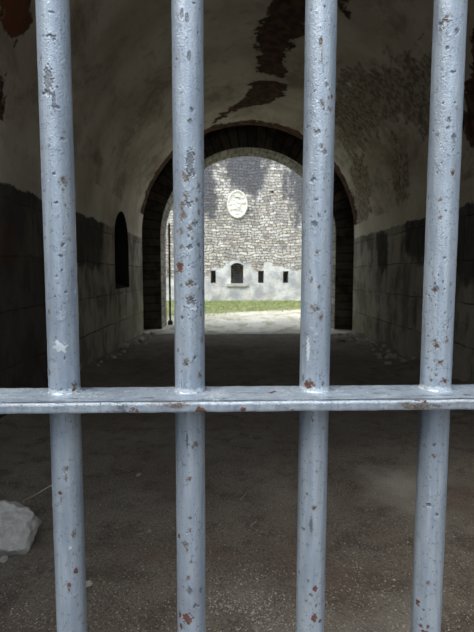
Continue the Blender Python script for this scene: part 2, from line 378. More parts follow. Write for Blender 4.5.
ZV = 2.40                                # line where ashlar ends and plaster begins
ZL = 2.98; a0 = math.asin((ZL - ZS) / R0) * R0      # on the left the wall sheet carries on up to ZL round the niche
ys = np.linspace(Y0, Y1, 260)
arc = np.linspace(a0, PI * R0 - math.asin((2.72 - ZS) / R0) * R0, 230)
svals = arc
V = []; UV = []; SU = []; SY = []
for s_ in svals:
    if s_ < 0: x, z = XL, ZS + s_
    elif s_ > PI * R0: x, z = XR, ZS - (s_ - PI * R0)
    else: a = PI - s_ / R0; x, z = CX + R0 * math.cos(a), ZS + R0 * math.sin(a)
    for y in ys: V.append((x, y, z)); SU.append(s_); SY.append(y)
SU = np.array(SU); SY = np.array(SY); V = np.array(V)
def vpoly(pp): return [vault_hit(*p) for p in pp]
peel = np.full(len(V), -0.6)
for pp in ([(262, -60), (272, 0), (260, 25), (255, 50), (255, 74), (283, 78), (288, 50), (305, 30), (318, 10), (330, -60)],
           [(252, 80), (290, 84), (283, 97), (262, 106), (240, 110), (214, 123), (212, 121), (232, 106), (245, 98)],
           [(-30, -60), (2, 0), (6, 25), (14, 50), (24, 38), (32, 20), (28, -40)],
           [(-30, 75), (2, 80), (5, 95), (3, 130), (-20, 132)],
           [(335, -30), (334, 20), (348, 14), (352, -30)],
           [(474, 30), (466, 60), (462, 110), (468, 150), (500, 160), (520, 60)]):
    peel = np.maximum(peel, poly_sdf(SU, SY, vpoly(pp)))
# the broken plaster edge at the far arch
edge = 0.55 - (Y1 - SY) * 1.0; edge = np.where(V[:, 2] > 2.9, edge, edge - .1)
peel = np.maximum(peel, np.minimum(edge, 0.3) - 0.16)
mott = np.full(len(V), -1.0)
for pp in ([(333, 78), (370, 62), (430, 50), (440, 120), (428, 140), (398, 128), (385, 122), (362, 152), (340, 150), (333, 120)],
           [(345, 150), (362, 150), (372, 200), (368, 232), (350, 232)],
           [(396, 140), (404, 150), (408, 200), (398, 215), (392, 180)]):
    mott = np.maximum(mott, poly_sdf(SU, SY, vpoly(pp)))
red = np.clip(poly_sdf(SU, SY, vpoly([(-60, -90), (-40, 80), (40, 80), (60, -90)])) * 2, 0, 1)
o = mesh_obj('ceiling', V, grid_faces(len(svals), len(ys)), M['plaster'], smooth=True, uvs=np.stack([SU, SY], 1),
             attrs={'peel': peel, 'mottle': np.clip(mott, -.6, .5), 'red': red}); tag(o, kind='structure')

# ---- walls made of columns, with openings
def holed(name, X, u0, u1, v0, v1, holes, step, mat, axis='x', flip=False, attrf=None, lip=0.0):
    """a flat wall at x = X (axis x, u = y) or y = X (axis y, u = x)"""
    br = set(np.round(np.arange(u0, u1 + 1e-6, step), 5)) | {u1}
    for h in holes:
        n = h.get('n', 2); br |= set(np.round(np.linspace(h['u0'], h['u1'], n), 5))
    br = sorted(br); V = []; F = []; UV = []; DP = []
    def P(u, v, dd=0.0): return (X + dd, u, v) if axis == 'x' else (u, X + dd, v)
    def quad(a, b, c, d_, dd=(0, 0, 0, 0)):
        k = len(V)
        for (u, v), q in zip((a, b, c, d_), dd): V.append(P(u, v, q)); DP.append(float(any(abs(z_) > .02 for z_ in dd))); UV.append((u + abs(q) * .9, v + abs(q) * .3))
        F.append((k, k + 1, k + 2, k + 3) if not flip else (k + 3, k + 2, k + 1, k))
    for a, b in zip(br, br[1:]):
        if b - a < 1e-5: continue
        m = (a + b) / 2; segs = [(v0, v0)]
        hs = sorted([h for h in holes if h['u0'] - 1e-6 <= m <= h['u1'] + 1e-6], key=lambda h: h['bot'](m))
        lo = (v0, v0)
        for h in hs + [None]:
            hi = (h['bot'](a), h['bot'](b)) if h else (v1, v1)
            nn = max(1, int(round(((hi[0] - lo[0])) / step)))
            for i in range(nn):
                q0 = [lo[k] + (hi[k] - lo[k]) * i / nn for k in (0, 1)]; q1 = [lo[k] + (hi[k] - lo[k]) * (i + 1) / nn for k in (0, 1)]
                quad((a, q0[0]), (b, q0[1]), (b, q1[1]), (a, q1[0]))
            if h:
                dp = h['depth']; bb = h.get('drop', 0.0)
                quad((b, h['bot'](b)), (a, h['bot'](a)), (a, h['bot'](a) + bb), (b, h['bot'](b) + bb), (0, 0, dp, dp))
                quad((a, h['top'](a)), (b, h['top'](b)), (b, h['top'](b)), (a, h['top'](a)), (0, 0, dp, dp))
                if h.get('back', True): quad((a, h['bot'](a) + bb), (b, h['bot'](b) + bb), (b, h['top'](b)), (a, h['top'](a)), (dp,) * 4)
                lo = (h['top'](a), h['top'](b))
    for h in holes:
        for u, fl in ((h['u0'], 0), (h['u1'], 1)):
            dp = h['depth']; bb = h.get('drop', 0.0)
            q = [(u, h['bot'](u)), (u, h['bot'](u) + bb), (u, h['top'](u)), (u, h['top'](u))]
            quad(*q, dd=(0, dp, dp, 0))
    V = np.array(V); UV = np.array(UV); at = attrf(UV[:, 0], UV[:, 1]) if attrf else None
    if at is not None: at['recess_shade'] = np.array(DP)
    o = mesh_obj(name, V, F, mat, uvs=UV, attrs=at); tag(o, kind='structure'); return o

# left wall with the arched niche
nu0, nu1 = 9.22, 10.45; nm = (nu0 + nu1) / 2; nr = (nu1 - nu0) / 2
niche = dict(u0=nu0, u1=nu1, n=26, depth=-0.62, drop=0.20, bot=lambda u: 1.22,
             top=lambda u: 2.16 + math.sqrt(max(0, nr * nr - (u - nm) ** 2)))
def at_left(u, v):
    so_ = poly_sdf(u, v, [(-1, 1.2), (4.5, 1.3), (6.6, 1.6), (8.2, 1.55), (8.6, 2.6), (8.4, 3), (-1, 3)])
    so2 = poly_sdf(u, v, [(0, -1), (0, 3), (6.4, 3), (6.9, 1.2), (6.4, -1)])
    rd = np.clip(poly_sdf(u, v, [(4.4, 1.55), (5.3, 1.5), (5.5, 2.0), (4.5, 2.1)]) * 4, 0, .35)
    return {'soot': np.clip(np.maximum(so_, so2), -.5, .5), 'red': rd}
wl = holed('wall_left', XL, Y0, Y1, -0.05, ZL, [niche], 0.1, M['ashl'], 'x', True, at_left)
for v in wl.data.vertices:                     # above the springing the sheet follows the curve of the vault
    if v.co.z > ZS: v.co.x += R0 - math.sqrt(R0 * R0 - (v.co.z - ZS) ** 2)
def at_right(u, v):
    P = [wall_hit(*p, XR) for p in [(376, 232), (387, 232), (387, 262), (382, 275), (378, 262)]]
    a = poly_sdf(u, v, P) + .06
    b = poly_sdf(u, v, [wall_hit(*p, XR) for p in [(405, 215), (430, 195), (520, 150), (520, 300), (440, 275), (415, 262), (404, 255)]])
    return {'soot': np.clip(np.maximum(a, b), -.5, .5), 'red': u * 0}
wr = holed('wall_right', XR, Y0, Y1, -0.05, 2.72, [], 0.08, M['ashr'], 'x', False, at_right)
for v in wr.data.vertices:
    if v.co.z > ZS: v.co.x -= R0 - math.sqrt(R0 * R0 - (v.co.z - ZS) ** 2)

# ---- far slot, inner arch, far facade
pv = profile(CX, R0, ZS); ps = profile(CX, R0 + 0.38, ZS); pi_ = profile(CX2, R2, ZS2)
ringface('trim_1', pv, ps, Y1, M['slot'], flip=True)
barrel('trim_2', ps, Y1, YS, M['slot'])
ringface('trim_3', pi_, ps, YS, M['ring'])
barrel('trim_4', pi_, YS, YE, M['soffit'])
ringface('wall_back', pi_, rectprof(pi_, -14, 15, 7.2), YE, M['soffit'], flip=True, uvm='flat')
# ---- gate wall round the entrance
PF = 0.30
pe_ = profile(0.36, 2.30, 2.30)
ringface('wall_front', pe_, rectprof(pe_, -10, 10, 7.5), PF, M['ashlar'], uvm='flat')
barrel('trim_5', pe_, PF, Y0, M['ashlar'])
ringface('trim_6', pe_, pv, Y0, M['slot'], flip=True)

# ---- two added walls outside, out of view, keeping side daylight off the bars
for nm_, xa_, xb_ in (('wall_light_block_left', -2.9, -2.15), ('wall_light_block_right', 2.87, 3.6)):
    bm = bmesh.new(); add_box(bm, (xa_, -7.5, -.2), (xb_, .29, 3.7), .04)
    uvl = bm.loops.layers.uv.new('UVMap')
    for f in bm.faces:
        for l in f.loops: l[uvl].uv = (l.vert.co.y, l.vert.co.z) if abs(f.normal.x) > .5 else (l.vert.co.x, l.vert.co.z + l.vert.co.y * (abs(f.normal.z) > .5))
    tag(bm_obj(nm_, bm, M['ashlar']), kind='structure')

# ---- floor of the tunnel
nx, ny = 170, 340
xs = np.linspace(XL - .4, XR + .4, nx); yy = np.linspace(-1.6, 12.15, ny); V = []
for x in xs:
    for y in yy:
        n1 = mnoise.fractal(Vector((x * 1.1, y * 1.1, 3)), 1, 2, 4); n2 = mnoise.noise(Vector((x * 9, y * 9, 7)))
        z = 0.022 * n1 + 0.006 * n2
        dr = XR - x; dl = x - XL
        if 1.2 < y: z += 0.13 * math.exp(-max(dr, 0) / .30) * (0.75 + .7 * n1) + 0.09 * math.exp(-max(dl, 0) / .28) * (.75 + .7 * n1)
        if y > 11.2: z *= max(0, 1 - (y - 11.2) / 1.0)
        V.append((x, y, z))
V = np.array(V)
pale_mask = poly_sdf(V[:, 0], V[:, 1], [tuple(floor_hit(*p)[:2]) for p in [(330, 470), (400, 455), (460, 480), (474, 540), (400, 530), (350, 505)]])  # mask of the paler floor areas
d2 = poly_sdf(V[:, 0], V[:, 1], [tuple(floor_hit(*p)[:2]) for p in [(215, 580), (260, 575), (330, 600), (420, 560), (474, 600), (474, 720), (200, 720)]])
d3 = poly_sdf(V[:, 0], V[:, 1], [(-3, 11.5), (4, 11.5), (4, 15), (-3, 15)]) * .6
tag(mesh_obj('floor', V, grid_faces(nx, ny), M['dirt'], smooth=True, attrs={'pale_mask': np.clip(np.maximum(np.maximum(pale_mask, d2 * .8), d3), -.6, .6)}), kind='structure')
bm = bmesh.new(); add_box(bm, (-14, -9, -0.25), (14, -1.58, -0.012)); tag(bm_obj('ground', bm, M['dirt']), kind='structure')
# ---- courtyard ground
nx, ny = 130, 120; xs = np.linspace(-14, 15, nx); yy = np.linspace(12.05, YW + .3, ny); V = []
for x in xs:
    for y in yy: V.append((x, y, 0.03 * mnoise.fractal(Vector((x * .5, y * .5, 9)), 1, 2, 4) * min(1, (y - 12.05) / 3)))
V = np.array(V)
gpoly = [(-14, YW + 1), (15, YW + 1), (15, 20.5), (6, 20.6), (2.5, 19.6), (0.6, 18.6), (-1.2, 17.6), (-2.4, 15.2), (-14, 14.3)]
gs = poly_sdf(V[:, 0], V[:, 1], gpoly)
tag(mesh_obj('ground', V, grid_faces(nx, ny), M['court'], smooth=True, attrs={'green': np.clip(gs, -3, 1)}), kind='structure')

# ---- courtyard wall with its openings
def bx(px, py): return back_hit(px, py)
def hole_px(x0, x1, y0, y1, arch=0.0, depth=1.3, n=2):
    u0, zt = bx(x0, y0); u1, zb = bx(x1, y1); m = (u0 + u1) / 2; w = (u1 - u0) / 2
    return dict(u0=u0, u1=u1, n=n, depth=depth, bot=lambda u: zb, top=lambda u: zt + (arch * (1 - ((u - m) / w) ** 2) - arch))
holes = [hole_px(230.8, 243.4, 262.8, 283.6, .16, 1.5, 11), hole_px(210.6, 215.8, 270.6, 283, 0, 1.2), hole_px(258.2, 263.8, 270.8, 283, 0, 1.2),
         hole_px(283, 288.4, 271.2, 283, 0, 1.2), hole_px(271, 273.4, 190.6, 193, 0, .4), hole_px(186, 191.5, 270.6, 283, 0, 1.2), hole_px(309, 314.5, 271.4, 283.2, 0, 1.2)]
def at_back(u, v):
    def P(pp): return [bx(*p) for p in pp]
    st = np.full(len(u), -3.0)
    for pp in ([(150, 60), (212, 150), (218, 165), (217, 195), (212, 212), (200, 215), (170, 200), (120, 60)],
               [(220, 60), (222, 170), (230, 182), (247, 188), (250, 205), (247, 216), (255, 214), (259, 195), (265, 180), (267, 60)],
               [(286, 60), (288, 160), (290, 200), (295, 222), (310, 215), (400, 60)],
               [(-100, 60), (-100, 164), (600, 164), (600, 60)]):
        st = np.maximum(st, poly_sdf(u, v, P(pp)))
    rd = poly_sdf(u, v, [(-15, -1), (-15, 1.55)] + P([(205, 277), (212, 268), (226, 266), (230, 258), (248, 260), (254, 268), (268, 262), (290, 268), (310, 274)]) + [(16, 1.4), (16, -1)])
    return {'stain': np.clip(st, -2, 1) * .5, 'render': np.clip(rd, -1, 1)}
holed('wall_courtyard', YW, -14, 15, -0.1, 13, holes, 0.22, M['rubble'], 'y', False, at_back)

# ---- arched frame of dressed stone of the big opening: sill and lintel slabs
def px_box(x0, x1, y0, y1, front, back, name, mat, bev=.02):
    u0, z1 = bx(x0, y0); u1, z0 = bx(x1, y1); bm = bmesh.new(); add_box(bm, (u0, YW - front, z0), (u1, YW + back, z1), bev)
    return bm_obj(name, bm, mat)
tag(px_box(226.5, 248, 283.6, 286.6, .10, .05, 'trim_7', M['sill']), kind='structure')

# ---------------------------------------------------------------- carved oval coat of arms
cxw, czw = bx(237.4, 204.6)
arms = bpy.data.objects.new('carved_coat_of_arms', None); COL.objects.link(arms); arms.location = (cxw, YW - .03, czw - .78)
tag(arms, 'pale carved stone oval with a worn coat of arms, high on the courtyard wall', 'stone carving')
def relief(name, f, nr=26, na=64, rx=.58, rz=.78, y0=-.02):
    V = []; cz = .78
    for i in range(nr):
        r = i / (nr - 1)
        for k in range(na):
            a = 2 * PI * k / na; x = rx * r * math.sin(a); z = rz * r * math.cos(a)
            V.append((x, y0 - f(x, z, r), cz + z))
    for k in range(na):
        a = 2 * PI * k / na; V.append((rx * math.sin(a), 0.028, cz + rz * math.cos(a)))
    F = []
    for i in range(nr):
        for k in range(na):
            F.append((i * na + k, (i + 1) * na + k, (i + 1) * na + (k + 1) % na, i * na + (k + 1) % na))
    return mesh_obj(name, V, F, M['carve'], arms, True)
def plate(x, z, r):
    h = .05 + .05 * mnoise.fractal(Vector((x * 6, z * 6, 2)), 1, 2, 4) * (r < .85) + (.09 * math.exp(-((r - .92) / .07) ** 2)) + .035 * mnoise.noise(Vector((x * 9, z * 9, 1)))
    h += .05 * max(0, math.sin(math.atan2(x, z) * 11)) * math.exp(-((r - .72) / .12) ** 2)
    return h if r < .99 else .03
relief('oval_plaque', plate)
def shield(x, z, r): return (.09 + .07 * mnoise.fractal(Vector((x * 9, z * 9, 5)), 1, 2, 3)) * (1 - max(0, r - .8) / .2) - .02
sh = relief('shield', shield, 18, 40, .24, .34, -.05); sh.location = (0, 0, -.06)
bm = bmesh.new()
for k in range(7):
    x = -.12 + .04 * k; add_box(bm, (x - .022, -.16, 1.17), (x + .022, -.06, 1.27 + (.05 if k in (0, 3, 6) else 0)), .012)
bm_obj('crown', bm, M['carve'], arms, False)

# ---------------------------------------------------------------- rocks
def rock_mesh(name, sx, sy, sz, seed, sub=4, cuts=13, lo=.55, hi=.9, rough=.03):
    r = random.Random(seed); bm = bmesh.new(); bmesh.ops.create_icosphere(bm, subdivisions=sub, radius=1)
    pl = []
    for _ in range(cuts):
        n = Vector((r.gauss(0, 1), r.gauss(0, 1), r.gauss(0, 1))).normalized(); pl.append((n, r.uniform(lo, hi)))
    pl.append((Vector((0, 0, -1)), .5))
    for v in bm.verts:
        d0 = v.co.normalized(); k = 1.0
        for n, h in pl:
            q = d0.dot(n)
            if q > 1e-4: k = min(k, h / q)
        v.co = d0 * k * (1 + rough * mnoise.fractal(d0 * 3 + Vector((seed, 0, 0)), 1, 2, 4))
        v.co = Vector((v.co.x * sx, v.co.y * sy, (v.co.z + .5) * sz))
    me = bpy.data.meshes.new(name); bm.to_mesh(me); bm.free()
    me.set_sharp_from_angle(angle=math.radians(24)) if hasattr(me, 'set_sharp_from_angle') else None
    return me
me = rock_mesh('rock', .165, .15, .175, 12, 5, 26, .72, .95, .09)
rk = link('rock', me, M['rock'], smooth=True); p = floor_hit(11, 547); rk.location = (p.x, p.y, .0); rk.rotation_euler = (0, 0, .5)
tag(rk, 'large grey angular rock lying on the earth floor at the left edge', 'rock')
# pale stone chips on the near floor
chips = [(87, 588, .020, 'pale angular stone chip on the floor just right of the leftmost bar, low down', 1.3),
         (139, 476, .020, 'small flat pale chip lying midway between the two left bars', .5),
         (3, 561, .024, 'small pale stone beneath the large rock at the left edge', .7),
         (150, 533, .010, 'tiny pale stone between the two left bars, lower half', 1)]
for i, (px, py, r_, lab, hh) in enumerate(chips):
    o = link('stone_chip', rock_mesh('stone_chip', r_ * 1.4, r_, r_ * hh, 40 + i, 3, 6, .35, .8), M['chipst'], smooth=False)
    q = floor_hit(px, py); o.location = (q.x, q.y, .004); o.rotation_euler = (0, 0, i * 1.3 + .2); tag(o, lab, 'stone')
# fallen stones along the foot of the walls
base = [rock_mesh('fallen_stone', .10, .075, .055, 60 + i, 3, 11) for i in range(7)]
def foot_z(x, y):
    n1 = mnoise.fractal(Vector((x * 1.1, y * 1.1, 3)), 1, 2, 4); z = 0.022 * n1
    z += 0.13 * math.exp(-max(XR - x, 0) / .30) * (.75 + .7 * n1) + 0.09 * math.exp(-max(x - XL, 0) / .28) * (.75 + .7 * n1)
    return z * (max(0, 1 - (y - 11.2)) if y > 11.2 else 1)
rr = random.Random(5)
taken = []
def scatter(n, side, y0, y1, lab, grp, near):
    i = 0; tries = 0
    while i < n and tries < 4000:
        tries += 1
        y = rr.uniform(y0, y1); d = abs(rr.gauss(0, near)) + .06; x = XR - d if side > 0 else XL + d
        s = rr.choice([.35, .5, .7, 1.0, 1.4]) * rr.uniform(.8, 1.15)
        if any(math.hypot(x - a, y - b) < .10 * (s + c) for a, b, c in taken): continue
        taken.append((x, y, s)); i += 1
        o = bpy.data.objects.new('fallen_stone', base[rr.randrange(7)]); COL.objects.link(o)
        o.scale = (s, s, s); o.rotation_euler = (rr.uniform(-.3, .3), rr.uniform(-.3, .3), rr.uniform(0, 6.28))
        o.location = (x, y, foot_z(x, y) - .012 * s); tag(o, lab, 'stone', grp)
for b in base: b.materials.append(M['rub'])
scatter(46, 1, 7.6, 11.9, 'small fallen stone in the loose rubble at the foot of the right tunnel wall', 'rubble at the foot of the right wall', .22)
scatter(22, -1, 7.2, 11.9, 'small fallen stone in the loose rubble at the foot of the left tunnel wall', 'rubble at the foot of the left wall', .16)

# gravel: a great many tiny stones pressed in the floor
def gravel(name, pts, mat, label):
    ico = bmesh.new(); bmesh.ops.create_icosphere(ico, subdivisions=1, radius=1); iv = np.array([v.co[:] for v in ico.verts]); fi = [[v.index for v in f.verts] for f in ico.faces]; ico.free()
    V = []; F = []
    for k, (x, y, r_) in enumerate(pts):
        A = rng.uniform(.6, 1.25, (len(iv), 1)) * iv * np.array([r_ * rng.uniform(.8, 1.5), r_ * rng.uniform(.8, 1.3), r_ * .7])
        A = A + np.array([x, y, foot_z(x, y) + r_ * .15]); F += [[a + len(iv) * k for a in f] for f in fi]; V.append(A)
    o = mesh_obj(name, np.concatenate(V), F, mat); tag(o, label, 'gravel', kind='stuff'); return o
pts = []
while len(pts) < 6500:
    px = rng.uniform(-20, 494); py = 632 + 30 - abs(rng.normal(0, 105))
    if py < 400: continue
    q = floor_hit(px, py)
    if math.hypot(q.x - p.x, q.y - p.y) < .24: continue
    dens = mnoise.noise(Vector((q.x * 2.3, q.y * 2.3, 4))) * .5 + .5
    if rng.random() > dens ** 1.5 + .1: continue
    pts.append((q.x, q.y, abs(rng.normal(0, .0015)) + .0009))
for _ in range(1100):
    q = floor_hit(rng.normal(240, 24), rng.normal(612, 18)); pts.append((q.x, q.y, abs(rng.normal(0, .0020)) + .0010))
for _ in range(500):
    q = floor_hit(rng.normal(375, 70), rng.normal(600, 22)); pts.append((q.x, q.y, abs(rng.normal(0, .0018)) + .0010))
gravel('gravel', pts, M['peb'], 'fine pale gravel scattered over the earth floor behind the bars')

# twigs and straws
for i, (a, b, lab) in enumerate([((240, 500), (247, 491), 'thin pale straw lying on the floor between the two middle bars, upper one'),
                                 ((250, 526), (257, 520), 'thin pale straw lying on the floor between the two middle bars, lower one')]):
    A = floor_hit(*a, .008); B = floor_hit(*b, .008); bm = bmesh.new(); mdd = (A + B) / 2 + Vector((.01, 0, .004)); tube(bm, [A, mdd, B], [.002, .003, .0015], 6)
    tag(bm_obj('straw', bm, M['chipst'], smooth=True), lab, 'straw')

# ---------------------------------------------------------------- threshold slab
bm = bmesh.new()
xs_ = [XL - .02, -1.2, -.1, 1.1, 2.2, XR + .02]
for a, b in zip(xs_, xs_[1:]): add_box(bm, (a + .006, 11.80, -.15), (b - .006, 12.06, .020), .012)
tag(bm_obj('trim_8', bm, M['sill']), kind='structure')

# ---------------------------------------------------------------- open iron gate leaf at the inner arch
gl = bpy.data.objects.new('iron_gate', None); COL.objects.link(gl); gl.location = (-1.885, 14.15, 0.03)
gl.rotation_euler = (0, 0, math.atan2(1.3, -.178))
tag(gl, 'thin dark iron gate leaf standing open at the left side of the far arch', 'gate')
Wg, Hg = 1.3, 2.95
bm = bmesh.new(); add_box(bm, (-.03, -.03, .02), (.03, .03, Hg), .006); bm_obj('stile', bm, M['iron'], gl)
bm = bmesh.new(); add_box(bm, (Wg - .025, -.025, .05), (Wg + .025, .025, Hg), .006); bm_obj('stile', bm, M['iron'], gl)
for z in (.25, 1.5, Hg - .08):
    bm = bmesh.new(); add_box(bm, (.03, -.012, z - .03), (Wg - .02, .012, z + .03), .004); bm_obj('rail', bm, M['iron'], gl)
for k in range(8):
    x = .16 + k * (Wg - .3) / 7; bm = bmesh.new(); tube(bm, [(x, 0, .12), (x, 0, Hg + .1)], .011, 8); bm_obj('bar', bm, M['iron'], gl)
bm = bmesh.new(); add_box(bm, (-.07, -.07, -.03), (.07, .07, .10), .02); bm_obj('pivot_block', bm, M['iron'], gl)

# ---------------------------------------------------------------- grass in the courtyard
V = []; F = []; r3 = random.Random(9); n = 0; tries = 0
while n < 15000 and tries < 200000:
    tries += 1
    x = r3.uniform(-8, 10); y = r3.uniform(14.3, YW - .05)
    g = poly_sdf(np.array([x]), np.array([y]), gpoly)[0] + 3.0 * (mnoise.fractal(Vector((x * .55, y * .55, 2)), 1, 2, 3)) * .5
    if g < r3.uniform(-.6, 1.6): continue
    h = r3.uniform(.03, .11) * (1.3 if YW - y < 1.0 else 1); a = r3.uniform(0, 6.28); w = .011; k = len(V); lean = r3.uniform(0, .05); b = r3.uniform(0, 6.28)
    V += [(x - w * math.cos(a), y - w * math.sin(a), -.01), (x + w * math.cos(a), y + w * math.sin(a), -.01), (x + lean * math.cos(b), y + lean * math.sin(b), h)]; F.append((k, k + 1, k + 2)); n += 1
tag(mesh_obj('grass', V, F, M['grass']), 'short bright green grass growing along the foot of the courtyard wall', 'grass', kind='stuff')

# ---------------------------------------------------------------- barred gate in the foreground
GT = math.radians(1.5)                      # the gate is turned a little: its right side is farther
gate = bpy.data.objects.new('barred_gate', None); COL.objects.link(gate)
G0 = Vector((0.0, 0.640, 0)); gate.location = G0; gate.rotation_euler = (0, 0, GT)
tag(gate, 'pale blue-grey painted iron gate of upright bars and one crossbar in the foreground', 'gate')
GM = Matrix.Translation(G0) @ Matrix.Rotation(GT, 4, 'Z'); GI = GM.inverted()
def gate_hit(px, py, yo=0.0):
    o_ = GI @ CAM; d = GI.to_3x3() @ ray(px, py); tt = (yo - o_.y) / d.y; return o_ + d * tt
BR = 0.0203
ZC = 1.3425                                  # top of the crossbar plate
PTH = 0.0135
def bar_mesh(name, tx, bx_, marks, seed, scat):
    """a round bar from below to above the crossbar; top/bottom x positions let it lean a hair"""
    z0, z1 = 0.12, 2.55
    zz = np.concatenate([np.linspace(z0, .98, 8)[:-1], np.linspace(.98, 1.92, 760), np.linspace(1.92, z1, 8)[1:]])
    na = 120; th = np.linspace(0, 2 * PI, na, endpoint=False)
    T, Z = np.meshgrid(th, zz); T = T.ravel(); Z = Z.ravel()
    xc = bx_ + (tx - bx_) * (Z - 1.0) / .9
    base_ = np.stack([np.cos(T) * 1.0, np.sin(T) * 1.0, Z], 1)
    disp = np.zeros(len(Z)); rust = np.zeros(len(Z)); redr = np.zeros(len(Z)); chip = np.zeros(len(Z)); white = np.zeros(len(Z))
    # slow lumps from many coats of paint
    ph = rng.uniform(0, 6.28, 24)
    for i in range(10):
        disp += .00004 * np.sin(T * (i % 4 + 1) + ph[i] + Z * (30 + 17 * i)) * np.cos(Z * (11 + 9 * i) + ph[i + 10])
    def loc(px, py):
        o_ = GI @ CAM; d = GI.to_3x3() @ ray(px, py)
        x0 = bx_ + (tx - bx_) * .4; ox = o_.x - x0
        for _ in range(3):
            A = d.x ** 2 + d.y ** 2; B = 2 * (ox * d.x + o_.y * d.y); C = ox * ox + o_.y ** 2 - BR ** 2; D = max(0, B * B - 4 * A * C)
            tt = (-B - math.sqrt(D)) / (2 * A); z = o_.z + d.z * tt; x0 = bx_ + (tx - bx_) * (z - 1.0) / .9; ox = o_.x - x0
        return math.atan2(o_.y + d.y * tt, ox + d.x * tt), z
    rs = random.Random(seed); mk = list(marks)
    for (y0, y1, n, kinds, smin, smax) in scat:
        for _ in range(n):
            zt = rs.uniform(y0, y1); t_ = rs.uniform(-PI + .2, -.2); k_ = rs.choice(kinds); s = rs.uniform(smin, smax); mk.append(('tz', t_, zt, s, s * rs.uniform(.8, 2.0), k_))
    for m in mk:
        if m[0] == 'tz': _, t0, zc, w, h, kind = m
        else: px, py, w, h, kind = m; t0, zc = loc(px, py); w *= .64 / 475; h *= .64 / 475
        i0, i1 = np.searchsorted(zz, zc - 4 * h) * na, np.searchsorted(zz, zc + 4 * h) * na
        if i1 <= i0: continue
        sl = slice(i0, i1); dt = (T[sl] - t0 + PI) % (2 * PI) - PI
        e = np.sqrt((dt * BR / (w / 2)) ** 2 + ((Z[sl] - zc) / (h / 2)) ** 2)
        q1 = T[sl] * BR; q2 = Z[sl]; a_ = rs.uniform(0, 6); s1 = 2 * PI / max(w, .003)
        e = e + .30 * np.sin(q1 * s1 * 1.1 + a_) * np.sin(q2 * s1 * .8 + a_ * 2) + .25 * np.sin(q1 * s1 * 1.9 + q2 * s1 * 1.4 + a_ * 3) + .18 * np.sin(q2 * s1 * 2.7 - q1 * s1 * 1.3 + a_)
        core = np.clip(1.4 - e, 0, 1); rim = np.exp(-((e - 1.15) / .28) ** 2)
        if kind == 'rust': rust[sl] = np.maximum(rust[sl], core * .62); disp[sl] += .0002 * rim - .0002 * core
        elif kind == 'red': redr[sl] = np.maximum(redr[sl], core); disp[sl] += .00025 * rim - .0004 * core
        elif kind == 'chip': chip[sl] = np.maximum(chip[sl], core * .9); disp[sl] += .00035 * rim - .0005 * core
        elif kind == 'pit': disp[sl] += .0002 * rim - .0007 * core; chip[sl] = np.maximum(chip[sl], core * .6)
        elif kind == 'blob': disp[sl] += .0006 * np.exp(-e * e * 1.2)
        elif kind == 'white': white[sl] = np.maximum(white[sl], core); disp[sl] += .0004 * core
        elif kind == 'drip':
            dd = (zc - Z[sl]) / h; disp[sl] += .0004 * np.exp(-(dt * BR / (w / 2)) ** 2) * np.clip(1 - np.abs(dd), 0, 1)
    # whitish paint crust where the bar meets the crossbar
    k = np.exp(-((Z - ZC - .003) / .006) ** 2); white = np.maximum(white, k * .65)
    r_ = BR + disp
    V = np.stack([xc + r_ * np.cos(T), r_ * np.sin(T), Z], 1); nz = len(zz); F = []
    for i in range(nz - 1):
        a = i * na
        for k2 in range(na): k3 = (k2 + 1) % na; F.append((a + k2, a + k3, a + na + k3, a + na + k2))
    F.append(tuple(range(na))[::-1]); F.append(tuple((nz - 1) * na + k2 for k2 in range(na)))
    me_o = mesh_obj(name, V, F, M['paint'], gate, True, attrs={'rust': rust, 'redrust': redr, 'chip': chip, 'white': white}); return me_o
def xat(px, py): return gate_hit(px, py)
ends = [((52.6, 0), (72.0, 625)), ((187.4, 0), (191.6, 625)), ((321.3, 0), (309.9, 625)), ((450.6, 0), (425.8, 625))]
